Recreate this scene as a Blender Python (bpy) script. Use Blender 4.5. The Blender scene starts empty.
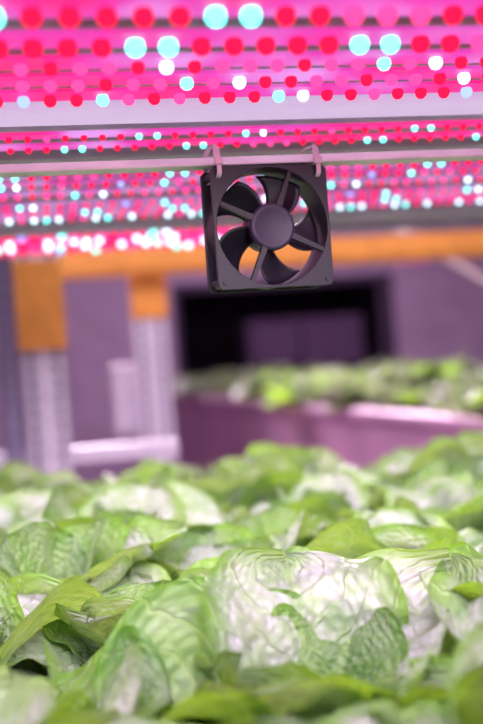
import bpy, bmesh, math, random
from mathutils import Vector, Matrix, noise
random.seed(7)
S = bpy.context.scene
S.view_settings.view_transform = 'Standard'
COL = S.collection
R = math.radians

# ------------------------------------------------------------ materials
def newmat(name):
    m = bpy.data.materials.new(name); m.use_nodes = True
    nt = m.node_tree
    for n in list(nt.nodes): nt.nodes.remove(n)
    out = nt.nodes.new('ShaderNodeOutputMaterial')
    return m, nt, out

def pbr(name, col, rough=0.5, metal=0.0, nscale=20, namt=0.12, bump=0.05, spec=0.5, emis=None, estr=0):
    m, nt, out = newmat(name)
    b = nt.nodes.new('ShaderNodeBsdfPrincipled')
    n = nt.nodes.new('ShaderNodeTexNoise'); n.inputs['Scale'].default_value = nscale
    n.inputs['Detail'].default_value = 4
    tc = nt.nodes.new('ShaderNodeTexCoord')
    nt.links.new(tc.outputs['Object'], n.inputs['Vector'])
    r = nt.nodes.new('ShaderNodeValToRGB')
    r.color_ramp.elements[0].position = 0.3; r.color_ramp.elements[1].position = 0.7
    r.color_ramp.elements[0].color = (*[c*(1-namt) for c in col], 1)
    r.color_ramp.elements[1].color = (*[min(1, c*(1+namt)) for c in col], 1)
    nt.links.new(n.outputs['Fac'], r.inputs['Fac'])
    nt.links.new(r.outputs['Color'], b.inputs['Base Color'])
    b.inputs['Roughness'].default_value = rough
    b.inputs['Metallic'].default_value = metal
    b.inputs['Specular IOR Level'].default_value = spec
    if bump:
        bp = nt.nodes.new('ShaderNodeBump'); bp.inputs['Strength'].default_value = bump
        bp.inputs['Distance'].default_value = 0.002
        nt.links.new(n.outputs['Fac'], bp.inputs['Height'])
        nt.links.new(bp.outputs['Normal'], b.inputs['Normal'])
    if emis:
        b.inputs['Emission Color'].default_value = (*emis, 1)
        b.inputs['Emission Strength'].default_value = estr
    nt.links.new(b.outputs['BSDF'], out.inputs['Surface'])
    return m

def boardmat(name, cols, strength, scale=9):
    # board emission paints in the blurred glow between diodes; hue wanders along the strip
    m, nt, out = newmat(name)
    tc = nt.nodes.new('ShaderNodeTexCoord')
    n = nt.nodes.new('ShaderNodeTexNoise'); n.inputs['Scale'].default_value = scale; n.inputs['Detail'].default_value = 1
    nt.links.new(tc.outputs['Object'], n.inputs['Vector'])
    r = nt.nodes.new('ShaderNodeValToRGB')
    els = r.color_ramp.elements
    for i, (p, c) in enumerate(cols):
        e = els[i] if i < 2 else els.new(p)
        e.position = p; e.color = (*c, 1)
    nt.links.new(n.outputs['Fac'], r.inputs['Fac'])
    b = nt.nodes.new('ShaderNodeBsdfPrincipled'); b.inputs['Base Color'].default_value = (.16, .04, .12, 1)
    b.inputs['Roughness'].default_value = .6
    nt.links.new(r.outputs['Color'], b.inputs['Emission Color'])
    b.inputs['Emission Strength'].default_value = strength
    nt.links.new(b.outputs[0], out.inputs['Surface'])
    return m

def emit(name, col, s):
    m, nt, out = newmat(name)
    e = nt.nodes.new('ShaderNodeEmission')
    e.inputs['Color'].default_value = (*col, 1); e.inputs['Strength'].default_value = s
    nt.links.new(e.outputs[0], out.inputs['Surface'])
    return m

def leafmat(name, ca, cb, sheen_col, amount, trans):
    m, nt, out = newmat(name)
    N = nt.nodes.new; L = nt.links.new
    uv = N('ShaderNodeTexCoord')
    sep = N('ShaderNodeSeparateXYZ'); L(uv.outputs['UV'], sep.inputs[0])
    def math_(op, a, b=None, clamp=False):
        n = N('ShaderNodeMath'); n.operation = op; n.use_clamp = clamp
        for i, v in enumerate((a, b)):
            if v is None: continue
            if isinstance(v, (int, float)): n.inputs[i].default_value = v
            else: L(v, n.inputs[i])
        return n.outputs[0]
    s = math_('ABSOLUTE', math_('SUBTRACT', sep.outputs['X'], 0.5))
    t = sep.outputs['Y']
    mid = math_('SUBTRACT', 1.0, math_('MULTIPLY', s, 30.0), True)
    dist = N('ShaderNodeTexNoise'); dist.inputs['Scale'].default_value = 5
    L(uv.outputs['UV'], dist.inputs['Vector'])
    q = math_('SUBTRACT', math_('MULTIPLY', t, 7.0), math_('MULTIPLY', s, 5.5))
    q = math_('ADD', q, math_('MULTIPLY', dist.outputs['Fac'], 1.4))
    f = math_('ABSOLUTE', math_('SUBTRACT', math_('FRACT', q), 0.5))
    lat = math_('SUBTRACT', 1.0, math_('MULTIPLY', f, 12.0), True)
    mx = N('ShaderNodeVectorMath'); mx.operation = 'ADD'
    L(uv.outputs['UV'], mx.inputs[0])
    sc = N('ShaderNodeVectorMath'); sc.operation = 'SCALE'; sc.inputs['Scale'].default_value = 0.06
    L(dist.outputs['Color'], sc.inputs[0]); L(sc.outputs[0], mx.inputs[1])
    vo = N('ShaderNodeTexVoronoi'); vo.feature = 'SMOOTH_F1'; vo.inputs['Scale'].default_value = 20
    vo.inputs['Smoothness'].default_value = .5
    L(mx.outputs[0], vo.inputs['Vector'])
    cell = math_('SUBTRACT', 1.0, math_('MULTIPLY', vo.outputs['Distance'], 1.4), True)   # rounded blisters
    veins = math_('MAXIMUM', mid, math_('MULTIPLY', lat, 0.7))
    height = math_('SUBTRACT', cell, math_('MULTIPLY', veins, 0.7))
    big = N('ShaderNodeTexNoise'); big.inputs['Scale'].default_value = 11
    L(uv.outputs['Object'], big.inputs['Vector'])
    ramp = N('ShaderNodeValToRGB')
    ramp.color_ramp.elements[0].position = 0.36; ramp.color_ramp.elements[1].position = 0.64
    ramp.color_ramp.elements[0].color = (*ca, 1); ramp.color_ramp.elements[1].color = (*cb, 1)
    L(big.outputs['Fac'], ramp.inputs['Fac'])
    # painted sheen: lavender-white top light put into the blade colour, absent at the margin
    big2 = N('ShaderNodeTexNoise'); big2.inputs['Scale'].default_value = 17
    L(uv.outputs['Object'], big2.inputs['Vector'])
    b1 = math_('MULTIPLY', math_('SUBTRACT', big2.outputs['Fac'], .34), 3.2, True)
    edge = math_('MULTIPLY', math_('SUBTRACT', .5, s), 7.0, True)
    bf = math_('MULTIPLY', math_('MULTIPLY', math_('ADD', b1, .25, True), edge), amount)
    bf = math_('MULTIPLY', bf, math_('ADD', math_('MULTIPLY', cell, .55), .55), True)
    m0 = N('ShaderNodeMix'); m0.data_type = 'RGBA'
    L(bf, m0.inputs[0]); L(ramp.outputs['Color'], m0.inputs[6]); m0.inputs[7].default_value = (*sheen_col, 1)
    mc = N('ShaderNodeMix'); mc.data_type = 'RGBA'
    L(math_('MULTIPLY', veins, 0.45), mc.inputs[0])
    L(m0.outputs[2], mc.inputs[6]); mc.inputs[7].default_value = (.36, .54, .18, 1)
    bp = N('ShaderNodeBump'); bp.inputs['Strength'].default_value = 0.95; bp.inputs['Distance'].default_value = 0.0034
    L(height, bp.inputs['Height'])
    b = N('ShaderNodeBsdfPrincipled')
    L(mc.outputs[2], b.inputs['Base Color'])
    b.inputs['Roughness'].default_value = 0.48
    b.inputs['Specular IOR Level'].default_value = 0.5
    b.inputs['Sheen Weight'].default_value = 0.2
    b.inputs['Sheen Roughness'].default_value = 0.4
    L(bp.outputs['Normal'], b.inputs['Normal'])
    tr = N('ShaderNodeBsdfTranslucent')
    tm = N('ShaderNodeMix'); tm.data_type = 'RGBA'
    L(math_('MULTIPLY', veins, .6), tm.inputs[0]); tm.inputs[6].default_value = (*trans, 1); tm.inputs[7].default_value = (.75, .9, .3, 1)
    L(tm.outputs[2], tr.inputs['Color'])
    L(bp.outputs['Normal'], tr.inputs['Normal'])
    ms = N('ShaderNodeMixShader'); ms.inputs[0].default_value = 0.29
    L(b.outputs[0], ms.inputs[1]); L(tr.outputs[0], ms.inputs[2])
    L(ms.outputs[0], out.inputs['Surface'])
    return m

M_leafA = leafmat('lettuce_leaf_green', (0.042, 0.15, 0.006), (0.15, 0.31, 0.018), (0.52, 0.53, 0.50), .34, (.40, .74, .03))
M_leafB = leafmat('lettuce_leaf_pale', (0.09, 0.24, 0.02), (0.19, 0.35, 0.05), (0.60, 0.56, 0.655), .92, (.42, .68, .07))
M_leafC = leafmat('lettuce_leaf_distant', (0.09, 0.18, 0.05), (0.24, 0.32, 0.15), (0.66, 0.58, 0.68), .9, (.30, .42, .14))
M_white = pbr('white_paint', (0.66, 0.60, 0.70), 0.45)
M_foam = pbr('white_raft_board', (0.45, 0.45, 0.52), 0.7, nscale=60)
M_shelf = pbr('white_shelf_sheet', (0.70, 0.62, 0.72), 0.5)
M_alu = pbr('aluminium_profile', (0.58, 0.52, 0.68), 0.45, 0.2)
M_black = pbr('black_abs_plastic', (0.013, 0.010, 0.021), 0.42, nscale=200, spec=0.5)
M_hub = pbr('dark_hub_plastic', (0.045, 0.034, 0.068), 0.42, nscale=200, spec=0.4)
M_blade = pbr('fan_blade_plastic', (0.011, 0.008, 0.018), 0.42, nscale=200, spec=.4)
M_tie = pbr('nylon_tie', (0.80, 0.58, 0.72), 0.4)
M_wire = pbr('cable_jacket', (0.45, 0.20, 0.38), 0.5)
M_orange = pbr('orange_powder_coat', (0.74, 0.30, 0.045), 0.5)
M_galv = pbr('galvanised_upright', (0.64, 0.58, 0.67), 0.5, 0.1, nscale=40)
M_hole = pbr('upright_slot_shadow', (0.16, 0.12, 0.20), 0.8)
M_greypost = pbr('grey_steel', (0.20, 0.17, 0.30), 0.5, 0.2)
M_tank = pbr('mauve_tank_wall', (0.58, 0.29, 0.46), 0.6, nscale=3)
M_wall = pbr('lavender_plaster', (0.48, 0.35, 0.48), 0.85, nscale=4)
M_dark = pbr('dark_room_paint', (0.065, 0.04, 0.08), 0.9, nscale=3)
M_crate = pbr('dusky_crate', (0.12, 0.065, 0.14), 0.8, nscale=5)
M_floor = pbr('grey_epoxy_floor', (0.28, 0.22, 0.3), 0.5, nscale=5)
M_pcb = boardmat('led_board_glow', [(.30, (1, .01, .20)), (.45, (1, .02, .32)), (.58, (.80, .05, .50)), (.74, (.78, .32, .88))], 1.0)
M_pcb2 = boardmat('led_board_glow_violet', [(.30, (.90, .02, .30)), (.45, (.62, .10, .55)), (.58, (.66, .40, .88)), (.74, (.9, .04, .40))], .72, 14)
M_glow = pbr('glowing_white_profile', (0.5, 0.42, 0.55), 0.5, emis=(0.80, 0.60, 0.95), estr=0.64)  # white cross profile with an added glow, lights the leaves
E_red = emit('led_red', (1.0, 0.008, 0.060), 1.7)
E_pink = emit('led_pink', (1.0, 0.05, 0.24), 2.1)
E_cyan = emit('led_cyan', (0.14, 1.0, 0.92), 3.4)
E_white = emit('led_white', (0.65, 0.9, 1.0), 3.8)
E_blue = emit('led_blue', (0.30, 0.40, 1.0), 2.0)

# ------------------------------------------------------------ geometry helpers
def empty(name, loc=(0, 0, 0), rot=(0, 0, 0)):
    o = bpy.data.objects.new(name, None); COL.objects.link(o)
    o.location = loc; o.rotation_euler = rot; o.empty_display_size = 0.05
    return o

def finish(bm, name, mats, parent=None, smooth=False, loc=(0, 0, 0), rot=(0, 0, 0)):
    me = bpy.data.meshes.new(name); bm.normal_update(); bm.to_mesh(me); bm.free()
    for m in (mats if isinstance(mats, (list, tuple)) else [mats]): me.materials.append(m)
    if smooth:
        for p in me.polygons: p.use_smooth = True
    o = bpy.data.objects.new(name, me); COL.objects.link(o)
    o.location = loc; o.rotation_euler = rot
    if parent: o.parent = parent
    return o

def addbox(bm, lo, hi, mi=0, bev=0.0):
    c = [(a+b)/2 for a, b in zip(lo, hi)]; s = [abs(b-a) for a, b in zip(lo, hi)]
    r = bmesh.ops.create_cube(bm, size=1, matrix=Matrix.Translation(c) @ Matrix.Diagonal((*s, 1)))
    vs = r['verts']
    fs = set(f for v in vs for f in v.link_faces)
    for f in fs: f.material_index = mi
    if bev > 0:
        es = list(set(e for v in vs for e in v.link_edges))
        bb = bmesh.ops.bevel(bm, geom=es, offset=bev, segments=2, affect='EDGES', profile=0.5)
        for f in bb['faces']: f.material_index = mi

def boxobj(name, lo, hi, mat, parent=None, bev=0.0, **k):
    bm = bmesh.new(); addbox(bm, lo, hi, 0, bev)
    return finish(bm, name, mat, parent, **k)

def tube(name, pts, rad, mat, parent=None, cyclic=False):
    cu = bpy.data.curves.new(name, 'CURVE'); cu.dimensions = '3D'
    cu.bevel_depth = rad; cu.bevel_resolution = 3
    sp = cu.splines.new('NURBS'); sp.points.add(len(pts)-1)
    for p, q in zip(sp.points, pts): p.co = (*q, 1)
    sp.use_endpoint_u = not cyclic; sp.use_cyclic_u = cyclic; sp.order_u = 3
    cu.materials.append(mat)
    o = bpy.data.objects.new(name, cu); COL.objects.link(o)
    if parent: o.parent = parent
    return o

# ------------------------------------------------------------ room
boxobj('floor', (-3, -3, -0.1), (6, 12, 0), M_floor)
boxobj('ceiling', (-3, -3, 3.2), (6, 12, 3.3), M_wall)
boxobj('wall_left', (-3.1, -3, 0), (-3, 12, 3.2), M_wall)
boxobj('wall_right', (6, -3, 0), (6.1, 12, 3.2), M_wall)
boxobj('wall_front', (-3, -3.1, 0), (6, -3, 3.2), M_wall)
boxobj('wall_back', (-3, 9, 0), (1.15, 9.15, 3.2), M_wall)
boxobj('wall_back', (3.25, 9, 0), (6, 9.15, 3.2), M_wall)
boxobj('wall_back', (1.15, 9, 2.24), (3.25, 9.15, 3.2), M_wall)
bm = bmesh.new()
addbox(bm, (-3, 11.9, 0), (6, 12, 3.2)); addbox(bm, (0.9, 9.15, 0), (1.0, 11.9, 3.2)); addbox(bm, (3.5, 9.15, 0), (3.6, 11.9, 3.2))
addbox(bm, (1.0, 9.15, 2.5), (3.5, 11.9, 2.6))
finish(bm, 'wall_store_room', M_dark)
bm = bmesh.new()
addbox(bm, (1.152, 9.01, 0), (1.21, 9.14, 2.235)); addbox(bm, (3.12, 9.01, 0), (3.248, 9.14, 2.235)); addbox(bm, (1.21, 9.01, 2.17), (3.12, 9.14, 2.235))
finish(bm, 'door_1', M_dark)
e = empty('storage_crate_stack')
bm = bmesh.new()
for i, (x, z, w, h) in enumerate([(1.75, 0, .6, .75), (1.75, .75, .62, .7), (2.4, 0, .62, .8), (2.42, .8, .6, .6), (1.9, 1.45, .5, .45), (2.42, 1.4, .6, .5)]):
    addbox(bm, (x, 9.3, z), (x+w, 9.9, z+h-0.02), 0, 0.02)
    addbox(bm, (x-.01, 9.29, z+h-.09), (x+w+.01, 9.91, z+h-.03), 0, 0.01)
finish(bm, 'crates', M_crate, e)

# ------------------------------------------------------------ growing rack shelf over the bed
rack = empty('growing_rack')
boxobj('shelf_sheet', (-1.35, -0.9, 1.795), (1.55, 2.08, 1.805), M_shelf, rack)
for i, (x, y) in enumerate([(-1.42, -0.95), (1.52, -0.95), (-1.42, 2.02), (1.52, 2.02)]):
    boxobj('leg_%d' % i, (x, y, 0), (x+.08, y+.06, 2.3), M_galv, rack, 0.004)
for i, x in enumerate((-1.40, 1.54)):
    boxobj('side_beam_%d' % i, (x, -0.9, 1.75), (x+.04, 2.06, 1.83), M_white, rack, 0.003)
    boxobj('bed_beam_%d' % i, (x, -0.9, 0.93), (x+.04, 2.06, 1.01), M_white, rack, 0.003)
boxobj('cross_profile_1', (-1.38, 1.655, 1.735), (1.56, 1.715, 1.76), M_alu, rack, 0.003)
boxobj('cross_profile_2', (-1.38, 1.15, 1.742), (1.56, 1.20, 1.775), M_alu, rack, 0.003)
boxobj('rear_profile', (-1.38, 2.05, 1.765), (1.56, 2.08, 1.795), M_alu, rack, 0.003)
bm = bmesh.new(); addbox(bm, (-1.3, 0.935, 1.742), (1.5, 0.995, 1.765), 0, 0.006)
finish(bm, 'glow_profile', M_glow, rack)  # shelf cross profile, made to emit as an added light source
bm = bmesh.new(); addbox(bm, (-1.3, 0.93, 1.765), (1.5, 1.0, 1.795), 0, 0.002)
finish(bm, 'glow_profile_back', M_white, rack)

# LED domes
def ledrow(bms, xs0, xs1, y, z, pitch, rad, seq, off):
    n = int((xs1-xs0)/pitch)
    for i in range(n):
        k = seq[(i+off) % len(seq)]
        bm = bms[k]
        bmesh.ops.create_uvsphere(bm, u_segments=9, v_segments=6, radius=rad,
            matrix=Matrix.Translation((xs0+(i+.5)*pitch, y, z-rad*.65)))
LM = [E_red, E_pink, E_cyan, E_white, E_blue]
LN = ['red_leds', 'pink_leds', 'cyan_leds', 'white_leds', 'blue_leds']
seqA = [1,1,1,0,0,0,0,2,2,0,0,0,0,0,2,2,0,0]
seqB = [0,0,2,3,0,0,0,1,0,0,0,0,2,2,0,0]
seqC = [0,2,3,0,0,1,0,0,0,4,0,0,2,1,0,1,0,0]
seqD = [2,1,3,0,0,1,1,0,1,1,0,3,0,1,1,1,0,1,1]
seqE = [3,2,3,0,1,3,2,0,3,0,0,3,1]
def ledbar(rows, x0=-1.0, x1=1.4, z=1.745, pitch=0.024, rad=0.0042, body=M_white, hw=.017, board=None):
    """one lamp = several parallel LED strips on small white channels"""
    p = empty('led_grow_light')
    bm = bmesh.new(); bd = bmesh.new()
    bms = [bmesh.new() for _ in LM]
    for (y, seq, off) in rows:
        y0, y1 = y-hw, y+hw
        addbox(bm, (x0, y0, z+.003), (x1, y1, z+.018), 0, 0.002)
        addbox(bd, (x0+.01, y0+.003, z), (x1-.01, y1-.003, z+.004))
        ledrow(bms, x0+.02, x1-.02, y, z, pitch, rad, seq, off)
    ya, yb = rows[0][0]-hw, rows[-1][0]+hw
    for hx in (x0+.05, x1-.06):
        addbox(bm, (hx-.01, ya, z+.018), (hx+.01, yb, 1.795), 0)
    finish(bm, 'housing', body, p)
    finish(bd, 'board', board or M_pcb, p)
    for b, m, n in zip(bms, LM, LN):
        if len(b.verts): finish(b, n, m, p)
        else: b.free()
ledbar([(0.56, seqB, 5), (0.62, seqA, 9)], pitch=.026, rad=.006)
ledbar([(0.683, seqA, 6), (0.748, seqA, 1)], pitch=.025, rad=.0076, hw=.020)
ledbar([(0.803, seqD, 2), (0.850, seqD, 9), (.897, seqC, 3)], pitch=.023, rad=.0058, hw=.018)
ledbar([(1.047, seqB, 3), (1.098, seqA, 8)], pitch=0.019, rad=0.0036, hw=.013)
ledbar([(1.25, seqA, 1), (1.31, seqC, 6), (1.38, seqD, 3)], pitch=0.019, rad=0.0040, hw=.020, board=M_pcb2)
ledbar([(1.47, seqC, 5), (1.53, seqA, 6), (1.59, seqE, 1)], pitch=0.019, rad=0.0040, hw=.019, board=M_pcb2)
ledbar([(1.78, seqC, 4), (1.85, seqE, 7), (1.92, seqE, 1), (1.99, seqC, 1)], x1=0.40, pitch=0.023, rad=0.0062, hw=.026)

# ------------------------------------------------------------ mounting rail
rail = empty('mounting_rail')
bm = bmesh.new()
addbox(bm, (-1.4, 0.962, 1.6925), (1.56, 0.986, 1.6955), 0, 0.0008)
addbox(bm, (-1.4, 0.983, 1.6925), (1.56, 0.986, 1.705), 0, 0.0008)
for x in (-1.38, 1.53):
    addbox(bm, (x, 0.975, 1.69), (x+.02, 0.99, 1.745), 0)
finish(bm, 'angle_bar', pbr('white_powder_coat', (.92, .86, .95), .4), rail)

# ------------------------------------------------------------ cooling fan
fan = empty('cooling_fan', (0.225, 0.975, 1.6300), (0, 0, R(7)))
HW, DEP, RI = 0.060, 0.038, 0.0575
def ringplate(bm, y0, y1, ri, hw, cr=0.004, n=96):
    def outer(a):
        c, s = math.cos(a), math.sin(a)
        k = hw/max(abs(c), abs(s)); x, z = c*k, s*k
        lim = hw-cr
        if abs(x) > lim and abs(z) > lim:
            cx, cz = math.copysign(lim, x), math.copysign(lim, z)
            d = Vector((x-cx, z-cz)); d.normalize(); x, z = cx+d.x*cr, cz+d.y*cr
        return x, z
    V = []
    for i in range(n):
        a = 2*math.pi*(i+.5)/n
        ox, oz = outer(a); ix, iz = ri*math.cos(a), ri*math.sin(a)
        V.append([bm.verts.new((ox, y0, oz)), bm.verts.new((ix, y0, iz)), bm.verts.new((ix, y1, iz)), bm.verts.new((ox, y1, oz))])
    for i in range(n):
        A, B = V[i], V[(i+1) % n]
        for k in range(4):
            bm.faces.new((A[k], A[(k+1) % 4], B[(k+1) % 4], B[k]))
bm = bmesh.new()
ringplate(bm, -DEP/2, -DEP/2+.0045, RI, HW)
ringplate(bm, DEP/2-.0045, DEP/2, RI, HW)
n = 96; V = []
for i in range(n):
    a = 2*math.pi*i/n; c, s = math.cos(a), math.sin(a)
    V.append([bm.verts.new((c*RI, -DEP/2+.001, s*RI)), bm.verts.new((c*RI, DEP/2-.001, s*RI)),
              bm.verts.new((c*(RI+.0015), DEP/2-.001, s*(RI+.0015))), bm.verts.new((c*(RI+.0015), -DEP/2+.001, s*(RI+.0015)))])
for i in range(n):
    A, B = V[i], V[(i+1) % n]
    for k in range(4): bm.faces.new((A[k], A[(k+1) % 4], B[(k+1) % 4], B[k]))
for sx in (-1, 1):
    for sz in (-1, 1):
        bmesh.ops.create_cone(bm, cap_ends=True, segments=20, radius1=.0048, radius2=.0048, depth=DEP-.002,
            matrix=Matrix.Translation((sx*.0525, 0, sz*.0525)) @ Matrix.Rotation(R(90), 4, 'X'))
bmesh.ops.recalc_face_normals(bm, faces=bm.faces)
o = finish(bm, 'frame', M_black, fan)
bv = o.modifiers.new('b', 'BEVEL'); bv.width = .0006; bv.segments = 2; bv.limit_method = 'ANGLE'
bm = bmesh.new()
for sx in (-1, 1):
    for sz in (-1, 1):
        bmesh.ops.create_cone(bm, cap_ends=True, segments=20, radius1=.0022, radius2=.0022, depth=.002,
            matrix=Matrix.Translation((sx*.0530, -DEP/2-.0004, sz*.0530)) @ Matrix.Rotation(R(90), 4, 'X'))
finish(bm, 'screws', M_black, fan)
def lathe(bm, prof, n=64):
    rings = []
    for r, y in prof:
        if r < 1e-6: rings.append([bm.verts.new((0, y, 0))]*n)
        else: rings.append([bm.verts.new((r*math.cos(2*math.pi*i/n), y, r*math.sin(2*math.pi*i/n))) for i in range(n)])
    for a, b in zip(rings[:-1], rings[1:]):
        for i in range(n):
            vs = []
            for v in (a[i], a[(i+1) % n], b[(i+1) % n], b[i]):
                if v not in vs: vs.append(v)
            if len(vs) >= 3: bm.faces.new(vs)
bm = bmesh.new()
lathe(bm, [(0, -.0188), (.0010, -.0188), (.0180, -.0187), (.0195, -.0192), (.0215, -.0188), (.0228, -.0175), (.0233, -.0150), (.0233, -.009), (0, -.009)])
bmesh.ops.recalc_face_normals(bm, faces=bm.faces)
o = finish(bm, 'motor_mount', M_hub, fan, smooth=True)
bm = bmesh.new()
for ang in (155, 68, 245, -25):
    a = R(ang); d = Vector((math.cos(a), 0, math.sin(a))); q = Vector((-d.z, 0, d.x))
    w0, w1 = .0030, .0018
    P = []
    for rr, w in ((.020, w0), (RI+.001, w1)):
        for sg, yy in ((-1, -.0180), (1, -.0180), (1, -.0125), (-1, -.0125)):
            P.append(bm.verts.new(d*rr + q*w*sg + Vector((0, yy, 0))))
    for k in range(4): bm.faces.new((P[k], P[(k+1) % 4], P[4+(k+1) % 4], P[4+k]))
    bm.faces.new(P[:4]); bm.faces.new(P[4:])
bmesh.ops.recalc_face_normals(bm, faces=bm.faces)
finish(bm, 'struts', M_black, fan)
bm = bmesh.new()
lathe(bm, [(0, -.008), (.0205, -.008), (.0215, -.006), (.0215, .014), (.019, .0165), (0, .0165)])
nb = 5
for k in range(nb):
    a0 = 2*math.pi*k/nb + R(-90)
    NR, NC = 8, 8; grid = []
    for i in range(NR+1):
        f = i/NR; r = .0205 + (.0552-.0205)*f
        row = []
        span = R(48) - R(2)*f; sweep = R(18)*f*f
        for j in range(NC+1):
            g = j/NC
            a = a0 + sweep + span*(g-.5)
            y = .003 + (g-.5)*(.020-.004*f) + .0025*math.sin(g*math.pi)
            row.append(bm.verts.new((r*math.cos(a), y, r*math.sin(a))))
        grid.append(row)
    for i in range(NR):
        for j in range(NC):
            bm.faces.new((grid[i][j], grid[i+1][j], grid[i+1][j+1], grid[i][j+1]))
bmesh.ops.recalc_face_normals(bm, faces=bm.faces)
o = finish(bm, 'rotor', M_blade, fan, smooth=True)
so = o.modifiers.new('s', 'SOLIDIFY'); so.thickness = .0012
for i, sx in enumerate((-.0525, .0500)):
    pts = [(sx, -.0215, .050), (sx, -.0225, .064), (sx, -.019, .0765), (sx, .0, .080), (sx, .0165, .077), (sx, .021, .064), (sx, .021, .050), (sx, 0, .0478)]
    bm = bmesh.new()
    m_ = len(pts)
    sub = []
    for k in range(m_):
        p0, p1, p2, p3 = [Vector(pts[(k+d) % m_]) for d in (-1, 0, 1, 2)]
        for s_ in range(5):
            t_ = s_/5
            sub.append(0.5*((2*p1)+(-p0+p2)*t_+(2*p0-5*p1+4*p2-p3)*t_*t_+(-p0+3*p1-3*p2+p3)*t_**3))
    cen = sum(sub, Vector())/len(sub); rings = []
    for p in sub:
        nrm = (p-cen); nrm.x = 0; nrm.normalize()
        rings.append([bm.verts.new(p+Vector((w, 0, 0))+nrm*h) for w, h in ((-.0022, 0), (.0022, 0), (.0022, .0012), (-.0022, .0012))])
    for k in range(len(rings)):
        A, B = rings[k], rings[(k+1) % len(rings)]
        for j in range(4): bm.faces.new((A[j], A[(j+1) % 4], B[(j+1) % 4], B[j]))
    addbox(bm, (sx-.0042, -.0265, .060), (sx+.0042, -.0205, .067), 0, .001)
    addbox(bm, (sx-.0050, -.025, .065), (sx-.0015, -.0235, .079), 0)
    bmesh.ops.recalc_face_normals(bm, faces=bm.faces)
    finish(bm, 'nylon_tie_%d' % i, M_tie, fan)
# lead tucked up behind the rail
tube('power_cable', [(.054, .014, .048), (.060, .018, .052), (.064, .016, .062), (.075, .006, .068), (.13, -.002, .0685), (.25, -.018, .0685), (.40, -.036, .0685), (.6, -.060, .0685)], .0008, M_wire, fan)

# ------------------------------------------------------------ grow bed
bed = empty('grow_bed')
bm = bmesh.new()
X0, X1, Y0, Y1 = -1.2, 1.0, 0.12, 2.2
addbox(bm, (X0, Y0, 1.01), (X1, Y1, 1.03), 0)
for lo, hi in (((X0, Y0, 1.03), (X0+.02, Y1, 1.16)), ((X1-.02, Y0, 1.03), (X1, Y1, 1.16)), ((X0+.02, Y0, 1.03), (X1-.02, Y0+.02, 1.16)), ((X0+.02, Y1-.02, 1.03), (X1-.02, Y1, 1.16))):
    addbox(bm, lo, hi, 0)
finish(bm, 'tray', M_white, bed)
boxobj('raft_board', (X0+.02, Y0+.02, 1.10), (X1-.02, Y1-.02, 1.15), M_foam, bed, 0.004)
for i, (x, y) in enumerate([(X0+.05, Y0+.05), (X1-.11, Y0+.05), (X0+.05, Y1-.11), (X1-.11, Y1-.11)]):
    boxobj('leg_%d' % i, (x, y, 0), (x+.06, y+.06, 1.01), M_galv, bed)

# ------------------------------------------------------------ lettuce
def leaf(bm, uvl, az, L, W, e0, e1, ruf, seed, mi, base_r=.008, z0=0.0, NT=26, NS=18):
    rnd = random.Random(seed)
    ph1, ph2 = rnd.uniform(0, 6.28), rnd.uniform(0, 6.28)
    f1, f2 = rnd.uniform(.8, 1.5), rnd.uniform(.8, 1.5)
    twist = rnd.uniform(-.25, .25); cup = rnd.uniform(.0, .50)
    ca, sa = math.cos(az), math.sin(az)
    x, z = base_r, z0
    grid = []
    for i in range(NT+1):
        t = i/NT
        el = e0 + (e1-e0)*t**1.4
        if i: x += math.cos(el)*L/NT; z += math.sin(el)*L/NT
        nx, nz = -math.sin(el), math.cos(el)
        w = W*0.5*(0.16 + 0.84*math.sin(min(1, t/.56)*math.pi/2)**1.1) * (max(0.0, 1-max(0, (t-.50)/.50)**2.5))**.5
        w = max(w, .0015)
        w *= 1 + .06*noise.noise(Vector((t*7, seed*1.3, 0)))
        row = []
        for j in range(NS+1):
            s = 2*j/NS-1
            as_ = abs(s)
            wav = ruf*L*(as_**2.0)*math.sin(2*math.pi*(f1 if s > 0 else f2)*t*1.5+(ph1 if s > 0 else ph2))*(t**.6)
            wav += ruf*.20*L*(as_**3)*math.sin(2*math.pi*5*t+ph2*s)*(t**.7)
            tipw = ruf*.5*L*max(0, (t-.7)/.3)**2*math.sin(s*3.2+ph1)
            up = cup*w*as_**1.7 + twist*w*s*t
            nn = noise.noise(Vector((s*w*15+seed*3.1, t*L*15, seed*.7)))*.0120
            nn += noise.noise(Vector((s*w*44+seed, t*L*44, 2)))*.0045 * min(1, t*2.5)
            h = wav+tipw+up+nn*min(1, t*3) - .0045*math.exp(-(s*8)**2)
            yy = s*w*(1-.12*as_*abs(cup))
            px, pz = x+nx*h, z+nz*h
            row.append(bm.verts.new((px*ca-yy*sa, px*sa+yy*ca, pz)))
        grid.append(row)
    for i in range(NT):
        for j in range(NS):
            f = bm.faces.new((grid[i][j], grid[i][j+1], grid[i+1][j+1], grid[i+1][j]))
            f.material_index = mi; f.smooth = True
            for l, (ii, jj) in zip(f.loops, ((i, j), (i, j+1), (i+1, j+1), (i+1, j))):
                l[uvl].uv = (jj/NS, ii/NT)

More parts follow.
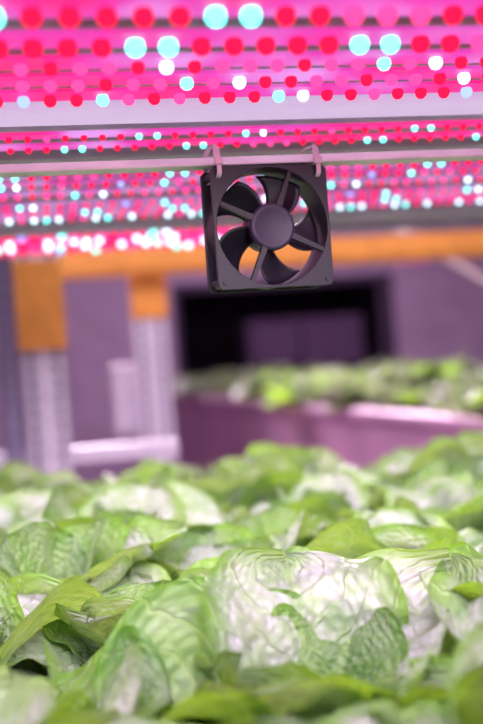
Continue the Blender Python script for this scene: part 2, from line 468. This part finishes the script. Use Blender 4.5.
def head_mesh(seed, nl=12, NT=36, NS=30, k1=1.0, pale=.54, mats=None):
    rnd = random.Random(seed)
    bm = bmesh.new(); uvl = bm.loops.layers.uv.new('UVMap')
    for k in range(nl):
        f = k/(nl-1)
        az = k*2.39996+rnd.uniform(-.25, .25)
        L = k1*(.190-.080*f)*rnd.uniform(.88, 1.12)
        W = k1*(.185-.070*f)*rnd.uniform(.90, 1.15)
        e0 = R(50+30*f+rnd.uniform(-10, 10))
        e1 = R(-25+62*f+rnd.uniform(-24, 28))
        leaf(bm, uvl, az, L, W, e0, e1, rnd.uniform(.035, .08), seed*31+k, 1 if rnd.random() < pale else 0, base_r=.012*(1-f)+.003, z0=.004+.02*f, NT=NT, NS=NS)
    me = bpy.data.meshes.new('lettuce'); bm.to_mesh(me); bm.free()
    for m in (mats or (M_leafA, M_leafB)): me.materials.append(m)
    return me
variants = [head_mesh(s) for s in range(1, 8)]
row = 0; y = 0.38
cnt = 0
while y < 2.10:
    x = -0.72 + (0.115 if row % 2 else 0)
    while x < 0.92:
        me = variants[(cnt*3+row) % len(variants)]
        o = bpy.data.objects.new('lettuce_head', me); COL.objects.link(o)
        o.location = (x+random.uniform(-.025, .025), y+random.uniform(-.02, .02), 1.15)
        s = random.uniform(.88, 1.14)
        o.scale = (s, s, s*random.uniform(.92, 1.16))
        o.rotation_euler = (random.uniform(-.1, .1), random.uniform(-.1, .1), random.uniform(0, 6.28))
        cnt += 1
        x += 0.23
    y += 0.20; row += 1

# ------------------------------------------------------------ background uprights and beam
def upright(name, x, y, w, z1, mat, oz=None, dep=.06):
    p = empty(name)
    bm = bmesh.new()
    addbox(bm, (x-w/2, y, 0), (x+w/2, y+.004, z1), 0)
    addbox(bm, (x-w/2, y, 0), (x-w/2+.004, y+dep, z1), 0)
    addbox(bm, (x+w/2-.004, y, 0), (x+w/2, y+dep, z1), 0)
    addbox(bm, (x-w*.12, y-.004, 0), (x+w*.12, y, z1), 0)
    addbox(bm, (x-w*.7, y-.004, 0), (x+w*.7, y+dep+.02, .008), 0)
    finish(bm, 'post', mat, p)
    bm = bmesh.new(); z = .1
    while z < z1-.05:
        for sx in (-1, 1):
            addbox(bm, (x+sx*w*.28-.007, y-.0015, z), (x+sx*w*.28+.007, y+.001, z+.026))
        z += .036
    finish(bm, 'slots', M_hole, p)
    if oz:
        boxobj('beam_connector', (x-w/2-.004, y-.012, oz[0]), (x+w/2+.004, y-.002, oz[1]), M_orange, p, .003)
    return p
upright('rack_upright', -0.004, 2.55, .112, 2.4, M_galv, (1.565, 1.79))
upright('rack_upright', 0.325, 3.10, .105, 2.4, M_galv, (1.655, 1.85))
upright('steel_post', -0.085, 2.42, .045, 2.4, M_greypost)
bmm = empty('rack_beam')
bm = bmesh.new()
addbox(bm, (-1.2, 3.03, 1.785), (2.9, 3.07, 1.868), 0, .004)
addbox(bm, (-1.2, 3.02, 1.80), (2.9, 3.03, 1.85), 0, .003)
finish(bm, 'beam', M_orange, bmm)
upright('rack_upright', -1.15, 3.10, .105, 2.4, M_galv)
upright('rack_upright', 2.85, 3.10, .105, 2.4, M_galv)
boxobj('rack_crossbar', (-1.15, 2.62, 1.27), (0.325, 2.66, 1.31), M_galv, None, .003)
boxobj('control_box', (0.20, 3.17, 1.30), (0.34, 3.3, 1.52), M_galv, None, .01)
bm = bmesh.new(); addbox(bm, (-.55, -.012, -.012), (.55, .012, .012), 0, .003)
finish(bm, 'diagonal_brace', M_galv, None, loc=(1.65, 3.5, 1.72), rot=(0, R(33), 0))

# ------------------------------------------------------------ neighbouring tank with plants
tank = empty('hydroponic_tank', (1.13, 2.15, 0), (0, 0, R(3.2)))
bm = bmesh.new()
addbox(bm, (0, 0, .5), (.05, 5.6, 1.30), 0, .01)
addbox(bm, (1.05, 0, .5), (1.1, 5.6, 1.30), 0, .01)
addbox(bm, (.05, 0, .5), (1.05, .05, 1.30), 0, .01)
addbox(bm, (.05, 5.55, .5), (1.05, 5.6, 1.30), 0, .01)
addbox(bm, (.05, .05, .5), (1.05, 5.55, .55), 0)
addbox(bm, (-.015, -.015, 1.27), (.06, 5.615, 1.305), 0, .006)
for yy in (0.05, 2.7, 5.4):
    addbox(bm, (.03, yy, 0), (.13, yy+.1, .5), 0); addbox(bm, (.97, yy, 0), (1.07, yy+.1, .5), 0)
finish(bm, 'tank_shell', M_tank, tank)
boxobj('raft_board', (.05, .05, 1.22), (1.05, 5.55, 1.26), M_foam, tank)
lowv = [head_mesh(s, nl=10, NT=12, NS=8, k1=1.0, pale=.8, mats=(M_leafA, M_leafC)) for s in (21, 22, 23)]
rr = random.Random(5)
for i in range(26):
    for j in range(5):
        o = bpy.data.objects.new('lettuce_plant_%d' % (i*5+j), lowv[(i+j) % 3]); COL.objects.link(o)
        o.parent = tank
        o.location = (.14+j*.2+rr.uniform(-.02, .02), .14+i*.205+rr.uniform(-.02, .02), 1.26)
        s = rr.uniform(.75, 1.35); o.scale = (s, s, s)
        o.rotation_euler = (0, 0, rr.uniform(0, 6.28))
p = empty('led_grow_light')
bm = bmesh.new(); addbox(bm, (1.66, 4.55, 1.95), (1.84, 4.9, 1.98), 0, .003)
addbox(bm, (1.745, 4.7, 1.98), (1.755, 4.71, 3.2), 0)
finish(bm, 'housing', M_white, p)
bm = bmesh.new()
for k in range(3):
    bmesh.ops.create_uvsphere(bm, u_segments=10, v_segments=6, radius=.02, matrix=Matrix.Translation((1.69+k*.06, 4.57, 1.94)))
finish(bm, 'leds', E_pink, p)

# ------------------------------------------------------------ lights
def area(name, loc, target, sx, sy, power, col, spread=180):
    l = bpy.data.lights.new(name, 'AREA'); l.shape = 'RECTANGLE'; l.size = sx; l.size_y = sy
    l.energy = power; l.color = col; l.spread = R(spread)
    o = bpy.data.objects.new(name, l); COL.objects.link(o); o.location = loc
    d = Vector(target)-Vector(loc)
    o.rotation_euler = d.to_track_quat('-Z', 'Y').to_euler()
    return o
area('grow_lamp', (0.2, -0.15, 1.735), (0.2, 0.25, 1.2), 1.9, 0.6, 6, (1, .84, 1))
area('key_light_forward', (0.2, 0.50, 1.735), (0.2, .95, 1.15), 1.8, 0.05, 8.5, (1, .82, 1), 100)  # added key light without a fixture, whitens the near leaves
area('fill_light_mid', (0.2, 1.005, 1.69), (0.2, 1.25, 1.20), 2.2, 0.02, 8.5, (1, .82, 1), 110)  # added fill behind the rail, turned away from the camera
area('fill_light_far', (0.2, 1.44, 1.735), (0.2, 1.70, 1.25), 2.2, 0.02, 9, (1, .82, 1), 110)  # added fill for the far leaves, its lit side unseen
area('back_key_light', (0.9, 6.0, 3.15), (0.3, 1.4, 1.3), 2.5, 1.2, 290, (1, .84, 1), 80)  # added back light hidden by the shelf, for leaf sheen and translucency
area('room_lamp', (1.8, 6.7, 3.15), (1.8, 7.4, 0), 3, 2, 130, (.97, .70, 1))
area('beam_fill_light', (0.7, 2.25, 2.45), (0.8, 3.6, 1.3), 2.2, .4, 20, (1, .80, .95))  # added light out of view, brightens the orange beam

w = bpy.data.worlds.new('World'); S.world = w; w.use_nodes = True
bg = w.node_tree.nodes['Background']; bg.inputs[0].default_value = (.5, .25, .6, 1); bg.inputs[1].default_value = .12

# ------------------------------------------------------------ camera
cd = bpy.data.cameras.new('camera'); cam = bpy.data.objects.new('camera', cd); COL.objects.link(cam)
cd.sensor_fit = 'VERTICAL'; cd.sensor_height = 36; cd.lens = 50; cd.clip_start = .02
cd.dof.use_dof = True; cd.dof.focus_distance = .95; cd.dof.aperture_fstop = 2.4
cam.matrix_world = Matrix.Translation((0, 0, 1.5)) @ Matrix.Rotation(R(-11), 4, 'Z') @ Matrix.Rotation(R(90), 4, 'X') @ Matrix.Rotation(R(-4.2), 4, 'Z')
S.camera = cam
